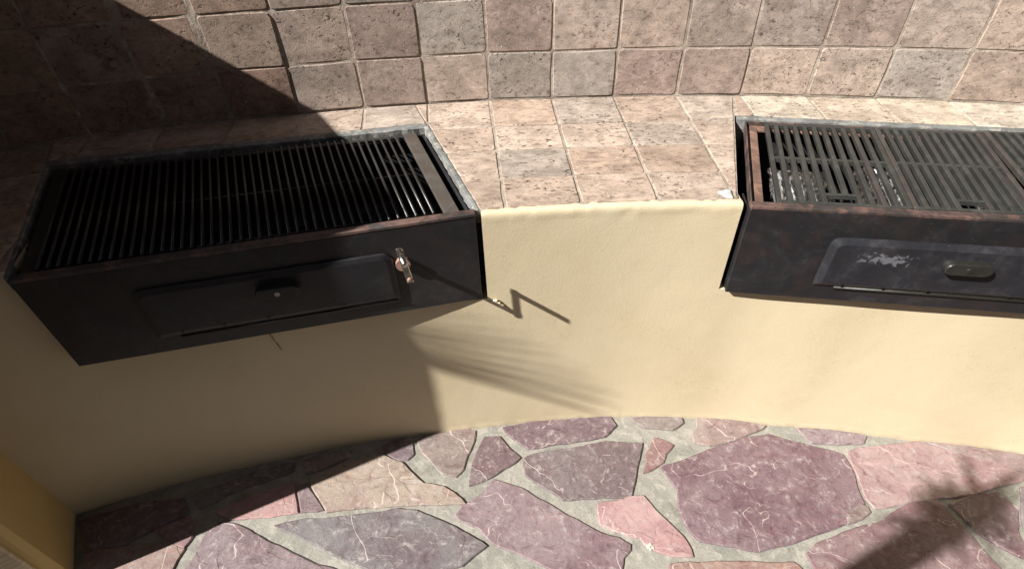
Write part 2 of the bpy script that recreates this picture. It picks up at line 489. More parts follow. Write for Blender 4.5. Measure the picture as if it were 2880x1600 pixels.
STONES = [
    ('red', [(-1.134,0.541),(-0.987,0.535),(-0.922,0.56),(-0.918,0.601),(-0.912,0.625),(-0.963,0.645),(-1.073,0.638),(-1.171,0.625)]),
    ('red', [(-0.935,0.642),(-0.912,0.632),(-0.908,0.662),(-0.938,0.716),(-1.016,0.681)]),
    ('mauve', [(-0.867,0.657),(-0.873,0.611),(-0.886,0.558),(-0.666,0.519),(-0.498,0.528),(-0.483,0.56),(-0.538,0.572),(-0.572,0.587),(-0.619,0.605),(-0.675,0.629),(-0.749,0.668),(-0.8,0.687),(-0.843,0.692)]),
    ('pink', [(-0.702,0.712),(-0.634,0.72),(-0.661,0.781),(-0.672,0.806),(-0.785,0.766),(-0.86,0.726),(-0.811,0.708)]),
    ('mauve', [(-0.619,0.72),(-0.563,0.724),(-0.633,0.801),(-0.649,0.795)]),
    ('salmon', [(-0.579,0.761),(-0.547,0.72),(-0.444,0.727),(-0.285,0.731),(-0.159,0.725),(-0.191,0.753),(-0.221,0.775),(-0.282,0.788),(-0.311,0.814),(-0.357,0.857),(-0.42,0.886),(-0.521,0.865),(-0.577,0.842),(-0.621,0.808)]),
    ('purple', [(-0.344,0.938),(-0.38,0.943),(-0.425,0.919),(-0.404,0.895),(-0.366,0.872),(-0.339,0.873),(-0.327,0.891),(-0.334,0.919)]),
    ('taupe', [(-0.293,0.894),(-0.266,0.862),(-0.225,0.821),(-0.187,0.811),(-0.167,0.832),(-0.159,0.876),(-0.14,0.927),(-0.135,0.961),(-0.168,0.967),(-0.274,0.953),(-0.314,0.93)]),
    ('maroon', [(-0.123,0.89),(-0.138,0.838),(-0.145,0.779),(-0.074,0.81),(0.002,0.862),(-0.033,0.894),(-0.06,0.934),(-0.103,0.935)]),
    ('purple', [(-0.025,0.948),(0.003,0.916),(0.033,0.895),(0.067,0.897),(0.117,0.906),(0.198,0.914),(0.273,0.926),(0.314,0.964),(0.302,0.992),(0.255,0.992),(0.194,0.991),(0.049,0.986),(-0.044,0.969)]),
    ('purple', [(0.022,0.806),(0.044,0.787),(0.084,0.758),(0.123,0.727),(0.132,0.725),(0.228,0.73),(0.317,0.729),(0.355,0.832),(0.384,0.894),(0.27,0.903),(0.209,0.894),(0.216,0.89),(0.146,0.882),(0.042,0.867),(0.016,0.854)]),
    ('plum', [(-0.087,0.775),(-0.11,0.747),(-0.161,0.714),(-0.179,0.692),(-0.169,0.681),(-0.114,0.654),(-0.074,0.612),(-0.027,0.593),(0.025,0.569),(0.079,0.542),(0.122,0.517),(0.242,0.518),(0.26,0.563),(0.283,0.582),(0.285,0.592),(0.258,0.61),(0.223,0.62),(0.211,0.626),(0.125,0.679),(0.004,0.759),(-0.074,0.79)]),
    ('violet', [(-0.62,0.659),(-0.579,0.639),(-0.545,0.625),(-0.477,0.593),(-0.397,0.559),(-0.35,0.539),(-0.234,0.535),(-0.207,0.552),(-0.155,0.56),(-0.13,0.583),(-0.096,0.604),(-0.122,0.621),(-0.185,0.657),(-0.223,0.674),(-0.292,0.705),(-0.346,0.714),(-0.389,0.706),(-0.47,0.7),(-0.532,0.694),(-0.63,0.69),(-0.681,0.682)]),
    ('pink', [(0.218,0.652),(0.286,0.62),(0.318,0.615),(0.326,0.595),(0.357,0.577),(0.392,0.564),(0.443,0.563),(0.442,0.575),(0.427,0.607),(0.387,0.663),(0.371,0.686),(0.351,0.724),(0.317,0.723),(0.273,0.712),(0.22,0.708)]),
    ('red', [(0.388,0.853),(0.387,0.823),(0.368,0.796),(0.397,0.808),(0.431,0.828),(0.446,0.858),(0.476,0.886),(0.431,0.91)]),
    ('taupe', [(0.377,0.978),(0.406,0.954),(0.489,0.942),(0.526,0.962),(0.529,0.984),(0.367,0.991)]),
    ('brown', [(0.57,0.939),(0.547,0.916),(0.547,0.892),(0.589,0.879),(0.649,0.892),(0.711,0.909),(0.783,0.941),(0.728,0.955),(0.628,0.976),(0.579,0.979)]),
    ('maroon', [(0.438,0.785),(0.455,0.739),(0.447,0.699),(0.445,0.658),(0.453,0.625),(0.475,0.598),(0.559,0.583),(0.612,0.567),(0.642,0.573),(0.722,0.588),(0.823,0.614),(0.88,0.633),(0.889,0.653),(0.936,0.678),(0.948,0.679),(0.953,0.712),(0.968,0.776),(0.97,0.83),(0.938,0.843),(0.868,0.869),(0.779,0.906),(0.706,0.896),(0.591,0.862),(0.467,0.822),(0.426,0.81)]),
    ('greymauve', [(0.881,0.63),(0.922,0.641),(0.951,0.657),(0.952,0.666),(0.935,0.676),(0.884,0.647)]),
    ('greymauve', [(0.892,0.889),(0.903,0.877),(0.976,0.866),(1.005,0.868),(1.052,0.87),(1.072,0.887),(1.036,0.9),(0.956,0.916),(0.881,0.923)]),
    ('salmon', [(0.986,0.804),(0.979,0.755),(0.969,0.695),(0.973,0.667),(1.075,0.681),(1.157,0.688),(1.272,0.696),(1.331,0.713),(1.423,0.729),(1.448,0.742),(1.419,0.774),(1.321,0.811),(1.219,0.86),(1.155,0.855),(1.042,0.849),(0.997,0.839)]),
    ('brown', [(1.313,0.823),(1.402,0.786),(1.463,0.755),(1.555,0.773),(1.495,0.803),(1.341,0.839),(1.243,0.865)]),
    ('plumred', [(0.742,0.518),(0.723,0.474),(1.194,0.458),(1.194,0.501),(1.185,0.539),(1.179,0.579),(1.165,0.636),(1.155,0.683),(1.1,0.682),(1.027,0.653),(0.957,0.622),(0.899,0.615),(0.833,0.592),(0.774,0.574),(0.738,0.551)]),
    ('purple', [(1.191,0.641),(1.208,0.59),(1.237,0.555),(1.269,0.527),(1.292,0.552),(1.307,0.594),(1.351,0.647),(1.332,0.692),(1.247,0.682),(1.184,0.666)]),
    ('red', [(0.364,0.487),(0.671,0.476),(0.701,0.519),(0.69,0.53),(0.543,0.539),(0.415,0.541),(0.377,0.539)]),
    ('greymauve', [(1.337,0.602),(1.32,0.545),(1.381,0.529),(1.503,0.673),(1.48,0.72),(1.409,0.703)]),
    ('purple', [(-1.176,0.634),(-1.08,0.651),(-1.02,0.691),(-0.947,0.729),(-0.983,0.771),(-1.107,0.759),(-1.248,0.715)]),
    ('mauve', [(-0.921,0.741),(-0.829,0.795),(-0.686,0.846),(-0.687,0.873),(-0.813,0.841),(-0.949,0.783)]),
    ('taupe', [(-0.636,0.837),(-0.529,0.885),(-0.523,0.906),(-0.589,0.893),(-0.662,0.879)]),
]
STONE_COL = {
    'red': (0.255, 0.160, 0.148), 'mauve': (0.195, 0.155, 0.160), 'pink': (0.36, 0.245, 0.220), 'salmon': (0.335, 0.232, 0.196),
    'purple': (0.170, 0.125, 0.128), 'taupe': (0.22, 0.175, 0.160), 'maroon': (0.168, 0.117, 0.118), 'plum': (0.210, 0.150, 0.150),
    'violet': (0.165, 0.130, 0.150), 'brown': (0.27, 0.200, 0.172), 'greymauve': (0.21, 0.175, 0.172), 'plumred': (0.210, 0.132, 0.128)}

for k_, c_ in STONE_COL.items():          # pulled a little towards grey
    l_ = 0.3 * c_[0] + 0.6 * c_[1] + 0.1 * c_[2]
    STONE_COL[k_] = tuple(x * 0.84 + l_ * 0.16 for x in c_)

def in_poly(x, y, P):
    r = False
    for (ax, ay), (bx, by) in zip(P, P[1:] + P[:1]):
        if (ay > y) != (by > y) and x < (bx - ax) * (y - ay) / (by - ay) + ax:
            r = not r
    return r

def flagstone(P, col, h=0.006, grow=0.0):
    cx_ = sum(p[0] for p in P) / len(P)
    cy_ = sum(p[1] for p in P) / len(P)
    pts = []
    for (ax, ay), (bx, by) in zip(P, P[1:] + P[:1]):
        n = max(1, int(math.hypot(bx - ax, by - ay) / 0.014))
        for k in range(n):
            t = k / n
            x, y = ax + (bx - ax) * t, ay + (by - ay) * t
            d = noise.noise_vector(Vector((x * 22, y * 22, 3.3))) * 0.0035 + noise.noise_vector(Vector((x * 90, y * 90, 1.3))) * 0.0014
            pts.append(Vector((x + d.x - cx_, y + d.y - cy_, 0)))
    n = len(pts)
    nor = []
    for i in range(n):
        d = pts[(i + 1) % n] - pts[i - 1]
        nor.append(Vector((-d.y, d.x, 0)).normalized())
    pts = [p - nn * grow for p, nn in zip(pts, nor)]
    hh = h + RNG.uniform(-0.0012, 0.0016)
    lo = [p + Vector((0, 0, -0.01)) for p in pts]
    mi = [p + Vector((0, 0, hh * 0.55)) for p in pts]
    hi = [p + nn * (0.003 + 0.0015 * noise.noise(Vector((p.x * 60, p.y * 60, cx_)))) + Vector((0, 0, hh)) for p, nn in zip(pts, nor)]
    V = lo + mi + hi
    F = [(i, (i + 1) % n, n + (i + 1) % n, n + i) for i in range(n)]
    F += [(n + i, n + (i + 1) % n, 2 * n + (i + 1) % n, 2 * n + i) for i in range(n)]
    F += [tuple(range(2 * n, 3 * n))]
    j = [RNG.uniform(0.93, 1.07) for _ in range(3)]
    me = bpy.data.meshes.new('flagstone')
    me.from_pydata([tuple(v) for v in V], [], F)
    me.update()
    return link('flagstone', me, M['stone'], ground, Vector((cx_, cy_, 0)), tuple(c * k for c, k in zip(col, j)))

for cname, P in STONES:
    flagstone(P, STONE_COL[cname], grow=0.0055)

# further stones around the traced ones: cells of a jittered grid, cut by their bisectors
def clip(P, nx, ny, d):
    """keep the side nx*x + ny*y <= d"""
    out = []
    for a, b in zip(P, P[1:] + P[:1]):
        fa, fb = nx * a[0] + ny * a[1] - d, nx * b[0] + ny * b[1] - d
        if fa <= 0: out.append(a)
        if (fa < 0 < fb) or (fb < 0 < fa):
            t = fa / (fa - fb)
            out.append((a[0] + (b[0] - a[0]) * t, a[1] + (b[1] - a[1]) * t))
    return out
def area(P):
    return 0.5 * sum(a[0] * b[1] - b[0] * a[1] for a, b in zip(P, P[1:] + P[:1]))

seeds = []
for ix in range(-5, 10):
    for iy in range(-7, 5):
        seeds.append((ix * 0.27 + RNG.uniform(-0.12, 0.12) + (iy % 2) * 0.13, iy * 0.24 + RNG.uniform(-0.10, 0.10)))
for sx, sy in seeds:
    P = [(sx - 0.4, sy - 0.4), (sx + 0.4, sy - 0.4), (sx + 0.4, sy + 0.4), (sx - 0.4, sy + 0.4)]
    for qx, qy in seeds:
        if (qx, qy) == (sx, sy) or abs(qx - sx) > 0.85 or abs(qy - sy) > 0.85: continue
        dx, dy = qx - sx, qy - sy
        L = math.hypot(dx, dy)
        P = clip(P, dx / L, dy / L, (dx * (sx + qx) / 2 + dy * (sy + qy) / 2) / L - 0.013)
        if len(P) < 3: break
    if len(P) < 3 or area(P) < 0.006: continue
    if any(math.hypot(x - CX, y - CY) > 4.27 for x, y in P): continue
    if any(x < -1.05 - 0.6 * (y - 0.4) for x, y in P) and sy > 0.2: continue
    mid = [((a[0] + b[0]) / 2, (a[1] + b[1]) / 2) for a, b in zip(P, P[1:] + P[:1])]
    qs = [((a[0] + sx) / 2, (a[1] + sy) / 2) for a in P]
    if any(in_poly(x, y, S) for _, S in STONES for x, y in P + mid + qs + [(sx, sy)]): continue
    if any(in_poly(x, y, P) for _, S in STONES for x, y in S): continue
    flagstone(P, STONE_COL[RNG.choice(list(STONE_COL))])

# ------------------------------------------------------------------ counter: painted wall below, tiles above
counter = tag(empty('barbecue_counter', polar(0, 4.32, 0)),
              'curved cream painted masonry counter topped with travertine tiles, holding both grills', 'counter')
TH_A, TH_B = -21.6, 24.0
OPEN = [(-17.02, -4.29), (3.53, 16.30)]
OPEN_Z = 0.547
def wobble(p, th, z):
    v = Vector((p.x * 3.1, p.y * 3.1, z * 3.1))
    return 0.0022 * noise.noise(v) + 0.0004 * noise.noise(v * 6) + 0.0003 * noise.noise(v * 25)
ths = []
t = TH_A
while t < TH_B:
    ths.append(t); t += 0.18
ths.append(TH_B)
for a, b in OPEN:
    for e in (a, b):
        k = min(range(len(ths)), key=lambda i: abs(ths[i] - e))
        ths[k] = e
zs = [(-0.02, 0), (0.0, 0), (0.004, 0), (0.012, 0)] + [(0.012 + 0.0152 * i, 0) for i in range(1, 36)]
zs = [z for z in zs if z[0] < OPEN_Z - 0.008] + [(OPEN_Z, 0)] + [(OPEN_Z + 0.0155 * i, 0) for i in range(1, 15)]
zs = [z for z in zs if z[0] < 0.772] + [(0.774, 0.0), (0.782, -0.0006), (0.789, 0.0002), (0.7945, 0.0022), (0.7978, 0.006), (0.7985, 0.012), (0.796, 0.026)]
nz = len(zs)
V, F = [], []
for th in ths:
    for z, dr in zs:
        p = polar(th, rw(th) + dr, z)
        w = wobble(p, th, z)
        if z > 0.77:
            w += 0.0014 * noise.noise(Vector((th * 4.0, z * 30, 5))) + 0.0013 * noise.noise(Vector((th * 14.0, z * 60, 9)))
            p.z += 0.003 * noise.noise(Vector((th * 5.0, 2, 8)))
        if z < 0.01:
            w -= 0.0015 + 0.004 * noise.noise(Vector((th * 6, 1, 4)))
        q = polar(th, rw(th) + dr + w, p.z)
        V.append(q)
def opened(tm, zm):
    return zm > OPEN_Z and any(a < tm < b for a, b in OPEN)
keep = {}
for i in range(len(ths) - 1):
    for j in range(nz - 1):
        tm, zm = (ths[i] + ths[i + 1]) / 2, (zs[j][0] + zs[j + 1][0]) / 2
        if not opened(tm, zm):
            keep[(i, j)] = 1
            F.append((i * nz + j, (i + 1) * nz + j, (i + 1) * nz + j + 1, i * nz + j + 1))
# reveals of the two openings
jz = min(range(nz), key=lambda j: abs(zs[j][0] - OPEN_Z))
for a, b in OPEN:
    for e in (a, b):
        i = ths.index(e)
        prev = None
        for j in range(jz, nz):
            src = V[i * nz + j]
            d = (src - Vector((CX, CY, src.z))).normalized()
            V += [src.copy(), src + 0.10 * d]
            if prev is not None:
                F.append((prev, len(V) - 2, len(V) - 1, prev + 1))
            prev = len(V) - 2
    ia, ib = ths.index(a), ths.index(b)
    prev = None
    for i in range(ia, ib + 1):
        src = V[i * nz + jz]
        d = (src - Vector((CX, CY, src.z))).normalized()
        V += [src.copy(), src + 0.10 * d]
        if prev is not None:
            F.append((prev, len(V) - 2, len(V) - 1, prev + 1))
        prev = len(V) - 2
me = bpy.data.meshes.new('painted_wall')
me.from_pydata([tuple(v) for v in V], [], F)
me.update()
for f in me.polygons: f.use_smooth = True
link('painted_wall', me, M['plaster'], counter, Vector((0, 0, 0)))

# tiles of the counter top
def half(a, b):
    """half plane to the left of a->b as (nx, ny, d) to keep nx*x+ny*y<=d"""
    dx, dy = b.x - a.x, b.y - a.y
    L = math.hypot(dx, dy)
    nx, ny = dy / L, -dx / L
    return nx, ny, nx * a.x + ny * a.y
def cut(polys, Q, ul, ur, vb):
    l0, l1 = quad(Q, ul, -0.3), quad(Q, ul, 1.3)
    r0, r1 = quad(Q, ur, -0.3), quad(Q, ur, 1.3)
    b0, b1 = quad(Q, -0.3, vb), quad(Q, 1.3, vb)
    hl, hr, hb = half(l0, l1), half(r1, r0), half(b0, b1)
    neg = lambda h: (-h[0], -h[1], -h[2])
    out = []
    for P in polys:
        A = clip(P, *hl)
        if len(A) > 2: out.append(A)
        B = clip(P, *hr)
        if len(B) > 2: out.append(B)
        C = clip(P, *neg(hl))
        if len(C) > 2: C = clip(C, *neg(hr))
        if len(C) > 2: C = clip(C, *hb)
        if len(C) > 2: out.append(C)
    return [P for P in out if area(P) > 0.0004]

def inset(P, g):
    out = list(P)
    for a, b in zip(P, P[1:] + P[:1]):
        dx, dy = b[0] - a[0], b[1] - a[1]
        L = math.hypot(dx, dy)
        if L < 1e-6: continue
        nx, ny = dy / L, -dx / L
        out = clip(out, nx, ny, nx * a[0] + ny * a[1] - g)
        if len(out) < 3: return []
    return out

def rounded(P, r, rng):
    out = []
    n = len(P)
    for i in range(n):
        a, b, c = Vector(P[i - 1]), Vector(P[i]), Vector(P[(i + 1) % n])
        da, dc = (a - b), (c - b)
        if da.length < 0.012 or dc.length < 0.012:
            out.append(tuple(b)); continue
        rr = r * rng.uniform(0.5, 1.5)
        p1, p2 = b + da.normalized() * rr, b + dc.normalized() * rr
        out += [tuple(p1), tuple((p1 + p2) / 2 * 0.5 + b * 0.5), tuple(p2)]
        mid_ = (b + c) / 2
        nn = Vector((-(dc.y), dc.x)).normalized()
        if dc.length > 0.06:
            out.append(tuple(mid_ + nn * rng.uniform(-0.0012, 0.0012)))
    return out

def slab(P, z0, z1, bev, rng):
    """closed slab over outline P (2D, local), top edge worn round"""
    n = len(P)
    cx_ = sum(p[0] for p in P) / n; cy_ = sum(p[1] for p in P) / n
    lo = [Vector((x, y, z0)) for x, y in P]
    mi = [Vector((x, y, z1 - bev * rng.uniform(0.7, 1.5))) for x, y in P]
    hi = []
    for x, y in P:
        d = Vector((cx_ - x, cy_ - y, 0))
        L = d.length
        hi.append(Vector((x, y, z1)) + d / L * bev * rng.uniform(0.8, 1.7))
    V = lo + mi + hi
    F = [(i, (i + 1) % n, n + (i + 1) % n, n + i) for i in range(n)]
    F += [(n + i, n + (i + 1) % n, 2 * n + (i + 1) % n, 2 * n + i) for i in range(n)]
    F += [tuple(range(2 * n, 3 * n))]
    return V, F

FR = [0.0, 0.2042, 0.4438, 0.6827, 1.0]
bedV, bedF = [], []
for i in range(-5, 15):
    ta, tb = T0 + DT * i, T0 + DT * (i + 1)
    for k in range(4):
        ring = []
        for th, fr in ((ta, FR[k]), ((ta + tb) / 2, FR[k]), (tb, FR[k]), (tb, FR[k + 1]), ((ta + tb) / 2, FR[k + 1]), (ta, FR[k + 1])):
            a0, a1 = rw(th) + 0.013, rb(th) - 0.002
            p = polar(th, a0 + (a1 - a0) * fr)
            ring.append((p.x, p.y))
        if area(ring) < 0: ring = ring[::-1]
        # keep convex: use the four corners only for the cuts
        polys = [ring]
        polys = cut(polys, GRILL_L, -0.012, 1.016, 1.055)
        polys = cut(polys, GRILL_R, -0.030, 1.02, 1.045)
        for P in polys:
            b0 = len(bedV)
            bedV += [Vector((x, y, TOP - 0.0024 + 0.0015 * noise.noise(Vector((x * 9, y * 9, 1))))) for x, y in P]
            bedF.append(tuple(range(b0, len(bedV))))
            Q = inset(P, 0.0026 + RNG.uniform(0, 0.0016))
            if len(Q) < 3 or area(Q) < 0.0005: continue
            Q = rounded(Q, 0.005, RNG)
            cx_ = sum(p[0] for p in Q) / len(Q); cy_ = sum(p[1] for p in Q) / len(Q)
            rot = 0
            V, F = slab([(x - cx_, y - cy_) for x, y in Q], -0.012, RNG.uniform(-0.0008, 0.0012), 0.0016, RNG)
            me = bpy.data.meshes.new('counter_tile')
            me.from_pydata([tuple(v) for v in V], [], F)
            me.update()
            thm = math.degrees(math.atan2(cx_ - CX, cy_ - CY))
            rr = math.hypot(cx_ - CX, cy_ - CY)
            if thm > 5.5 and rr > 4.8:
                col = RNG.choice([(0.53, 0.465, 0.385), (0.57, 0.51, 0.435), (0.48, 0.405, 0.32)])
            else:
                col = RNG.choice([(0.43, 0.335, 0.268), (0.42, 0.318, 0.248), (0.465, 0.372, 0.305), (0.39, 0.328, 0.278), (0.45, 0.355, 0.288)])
            kk = RNG.uniform(0.9, 1.08)
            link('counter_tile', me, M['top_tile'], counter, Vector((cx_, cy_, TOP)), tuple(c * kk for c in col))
link('tile_bed', pydata('tile_bed', bedV, bedF), M['grout'], counter, Vector((0, 0, 0)))

def ragged_strip(name, a0, a1, b0, b1, zt, zb, mat, parent, n=26, amp=0.004, seed=0):
    """mortar strip between the line a0-a1 and the line b0-b1"""
    V, F = [], []
    for i in range(n + 1):
        t = i / n
        a, b = a0.lerp(a1, t), b0.lerp(b1, t)
        d = (b - a)
        j1 = amp * noise.noise(Vector((i * 0.6, seed, 0)))
        j2 = amp * noise.noise(Vector((i * 0.45, seed, 7)))
        z = zt + 0.0022 * noise.noise(Vector((i * 0.5, seed, 3)))
        a = a + d.normalized() * j1
        b = b + d.normalized() * j2
        V += [Vector((a.x, a.y, zb)), Vector((a.x, a.y, z - 0.002)), Vector((a.x, a.y, z)).lerp(Vector((b.x, b.y, z)), 0.3),
              Vector((a.x, a.y, z + 0.0006)).lerp(Vector((b.x, b.y, z + 0.0006)), 0.7), Vector((b.x, b.y, z - 0.001)), Vector((b.x, b.y, zb))]
    for i in range(n):
        for k in range(5):
            F.append((i * 6 + k, (i + 1) * 6 + k, (i + 1) * 6 + k + 1, i * 6 + k + 1))
    F += [tuple(range(6)), tuple(range(n * 6, n * 6 + 6))]
    return link(name, pydata(name, V, F), mat, parent, Vector((0, 0, 0)))

q = quad
ragged_strip('mortar_edge', q(GRILL_L, -0.01, 1.0), q(GRILL_L, 1.004, 1.0), q(GRILL_L, -0.01, 1.058), q(GRILL_L, 1.014, 1.058), TOP - 0.001, 0.70, M['grey_mortar'], counter, 60, 0.006, 1)
ragged_strip('mortar_edge', q(GRILL_L, 1.003, 1.03), q(GRILL_L, 1.003, 0.035), q(GRILL_L, 1.019, 1.03), q(GRILL_L, 1.019, 0.035), TOP - 0.001, 0.765, M['grey_mortar'], counter, 40, 0.005, 2)
ragged_strip('mortar_edge', q(GRILL_R, -0.024, 0.995), q(GRILL_R, 1.01, 0.995), q(GRILL_R, -0.024, 1.048), q(GRILL_R, 1.01, 1.048), TOP - 0.0005, 0.70, M['grey_mortar'], counter, 60, 0.003, 3)
ragged_strip('mortar_edge', q(GRILL_L, -0.014, 1.0), q(GRILL_L, -0.014, 0.04), q(GRILL_L, -0.004, 1.0), q(GRILL_L, -0.004, 0.04), TOP - 0.002, 0.765, M['grey_mortar'], counter, 30, 0.003, 4)

# pale patch of mortar at the corner beside the grill with flat bars
P = [(0.476, 1.036), (0.484, 1.016), (0.494, 1.000), (0.512, 1.000), (0.516, 1.022), (0.522, 1.044), (0.505, 1.046), (0.488, 1.040)]
cx_ = sum(p[0] for p in P) / len(P); cy_ = sum(p[1] for p in P) / len(P)
V, F = slab([((x - cx_) * 0.75, (y - cy_) * 0.8) for x, y in P], -0.012, 0.004, 0.003, RNG)
link('mortar_patch', pydata('mortar_patch', V, F), M['pale_patch'], counter, Vector((cx_, cy_, TOP)))

# rust drips and loose paint on the painted wall
def wall_point(th, z, out=0.0012):
    p = polar(th, rw(th), z)
    return polar(th, rw(th) + wobble(p, th, z) - out, z)
def drip(th0, z0, th1, z1, w, n=9, seed=0):
    V, F = [], []
    for i in range(n + 1):
        t = i / n
        th, z = th0 + (th1 - th0) * t, z0 + (z1 - z0) * t
        th += 0.02 * noise.noise(Vector((t * 6, seed, 2)))
        ww = w * (1 - 0.75 * t) * (0.6 + 0.8 * abs(noise.noise(Vector((t * 9, seed, 5)))))
        for s_, o_ in ((-1, 0.0002), (0, 0.0018), (1, 0.0002)):
            V.append(wall_point(th + s_ * ww, z, o_ + 0.0006))
    for i in range(n):
        for k in range(2):
            F.append((i * 3 + k, i * 3 + k + 1, i * 3 + k + 4, i * 3 + k + 3))
    link('rust_drip', pydata('rust_drip', V, F, True), M['rust_stain'], counter, Vector((0, 0, 0)))
drip(-11.62, 0.556, -11.50, 0.49, 0.045, seed=1)
drip(-11.48, 0.485, -11.40, 0.455, 0.030, seed=2)

# ------------------------------------------------------------------ tiled wall behind the counter
back = tag(empty('tiled_back_wall', polar(0, 5.05, 0)), 'tall curved back wall clad in brown tumbled travertine tiles behind the counter', 'wall')
ROWS = [TOP + 0.001, 0.9451, 1.0952, 1.246, 1.397, 1.548, 1.699]
V, F = [], []
nb = 90
for i in range(nb + 1):
    th = -22.6 + (24.0 + 22.6) * i / nb
    r = rb(th)
    for rr, z in ((r + 0.0026, 0.6), (r + 0.0026, 1.70), (r + 0.24, 1.70), (r + 0.24, -0.02)):
        V.append(polar(th, rr, z))
for i in range(nb):
    for k in range(3):
        F.append((i * 4 + k, (i + 1) * 4 + k, (i + 1) * 4 + k + 1, i * 4 + k + 1))
F += [(0, 1, 2, 3), (nb * 4, nb * 4 + 1, nb * 4 + 2, nb * 4 + 3)]
link('mortar_backing', pydata('mortar_backing', V, F), M['grout'], back, Vector((0, 0, 0)))
V, F = [], []
for i in range(nb + 1):
    th = -22.6 + (24.0 + 22.6) * i / nb
    r = rb(th)
    for rr, z in ((r - 0.03, 1.703), (r - 0.03, 1.745), (r + 0.27, 1.745), (r + 0.27, 1.703)):
        V.append(polar(th, rr, z))
for i in range(nb):
    for k in range(4):
        F.append((i * 4 + k, (i + 1) * 4 + k, (i + 1) * 4 + (k + 1) % 4, i * 4 + (k + 1) % 4))
F += [(0, 1, 2, 3), (nb * 4, nb * 4 + 1, nb * 4 + 2, nb * 4 + 3)]
link('coping', pydata('coping', V, F), M['plaster'], back, Vector((0, 0, 0)))

variants = {}
def wall_tile_mesh(w, h, k):
    key = (round(w, 3), round(h, 4), k)
    if key not in variants:
        rng = random.Random(k * 31 + int(h * 1e4))
        P = rounded([(-w / 2, -h / 2), (w / 2, -h / 2), (w / 2, h / 2), (-w / 2, h / 2)], 0.009, rng)
        V, F = slab(P, -0.010, 0.0, 0.0022, rng)
        me = bpy.data.meshes.new('wall_tile')
        me.from_pydata([tuple(v) for v in V], [], F)
        me.update()
        me.materials.append(M['wall_tile'])
        variants[key] = me
    return variants[key]
WT = [(0.335, 0.265, 0.222), (0.285, 0.232, 0.203), (0.365, 0.292, 0.245), (0.30, 0.265, 0.235), (0.285, 0.218, 0.19), (0.345, 0.28, 0.24), (0.315, 0.245, 0.21), (0.375, 0.305, 0.26)]
for rI in range(6):
    z0, z1 = ROWS[rI], ROWS[rI + 1]
    for i in range(-5, 14):
        th = T0 + DT * (i + 0.5)
        a = math.radians(th)
        R = rb(th)
        w = math.radians(DT) * R - RNG.uniform(0.0045, 0.0065)
        w = round(w * 500) / 500
        h = z1 - z0 - 0.0055
        me = wall_tile_mesh(w, h, RNG.randrange(5))
        # follow the slight drift of the arc's radius
        dr = (rb(th + DT / 2) - rb(th - DT / 2)) / (math.radians(DT) * R)
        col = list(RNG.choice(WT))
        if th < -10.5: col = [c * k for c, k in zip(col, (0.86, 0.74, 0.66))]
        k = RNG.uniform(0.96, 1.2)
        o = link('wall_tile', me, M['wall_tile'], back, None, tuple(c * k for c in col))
        X = Vector((math.cos(a) + dr * math.sin(a), -math.sin(a) + dr * math.cos(a), 0)).normalized()
        Y = Vector((0, 0, 1))
        Z = X.cross(Y)
        tilt = Matrix.Rotation(RNG.uniform(-0.006, 0.006), 3, 'X') @ Matrix.Rotation(RNG.uniform(-0.006, 0.006), 3, 'Y') @ Matrix.Rotation(RNG.uniform(-0.008, 0.008), 3, 'Z')
        if rI % 2 == 0 and RNG.random() < 0.5:
            tilt = tilt @ Matrix.Rotation(math.pi, 3, 'Z')
        mt = Matrix.Identity(4)
        for r_ in range(3):
            mt[r_][0], mt[r_][1], mt[r_][2] = X[r_], Y[r_], Z[r_]
        mt = mt @ tilt.to_4x4()
        p = polar(th, R + RNG.uniform(-0.0010, 0.0008), (z0 + z1) / 2) - back.location
        for r_ in range(3): mt[r_][3] = p[r_]
        o.matrix_local = mt

# ------------------------------------------------------------------ wing wall at the left end, whose shadow falls over the left grill
wing = tag(empty('wing_wall', (-1.173, 0.565, 0)), 'straight ochre painted end wall shading one end of the counter', 'wall')
N0 = Vector((-1.173, 0.565, 0)); E = Vector((-0.51, 0.86, 0)).normalized(); S = Vector((-0.86, -0.51, 0)).normalized()
WING_H, WING_T, WING_L = 1.695, 0.14, 1.52
bm = bmesh.new()
c8 = []
for x in (0, WING_L):
    for y in (0, WING_T):
        for z in (-0.02, WING_H):
            c8.append(E * x + S * y + Vector((0, 0, z)))
add_hexa(bm, c8, 0.012)
bmesh.ops.subdivide_edges(bm, edges=bm.edges[:], cuts=5, use_grid_fill=True)
for v in bm.verts:
    w = v.co + N0
    v.co += (E + S) * 0.003 * noise.noise(w * 3.5)
link('plastered_core', bm_mesh('plastered_core', bm), M['ochre'], wing, N0)
c8 = []
for x in (-0.012, -0.0005):
    for y in (0.024, WING_T - 0.012):
        for z in (-0.015, 1.30):
            c8.append(N0 + E * x + S * y + Vector((0, 0, z)))
hexa('end_cladding', c8, M['cladding'], wing, 0.003)

# ------------------------------------------------------------------ unseen roof and wall, added to hold back sky light
roof = tag(empty('sky_block_roof', (2.2, -0.2, 3.2)), 'unseen dark timber roof added overhead to hold back sky light', 'roof')
for k in range(17):
    y0 = -2.6 + 0.30 * k
    xl = -4.65 if (y0 > 0.65 or y0 < -1.5) else -0.55        # gap shaped to leave the sun's path free
    hexa('sky_block_board', [Vector((x, y, z)) for x in (xl, 5.2) for y in (y0, y0 + 0.292) for z in (3.20, 3.225)], M['timber'], roof, 0.003)
for k in range(6):
    x0 = -0.50 + 1.1 * k
    hexa('sky_block_beam', [Vector((x, y, z)) for x in (x0, x0 + 0.09) for y in (-2.6, 2.5) for z in (3.05, 3.197)], M['timber'], roof, 0.004)
hw = tag(empty('sky_block_wall', (2.0, -2.75, 0)), 'unseen cream wall added behind the viewer to hold back sky light', 'wall')  # added out of view, darkens the shade from behind the viewer
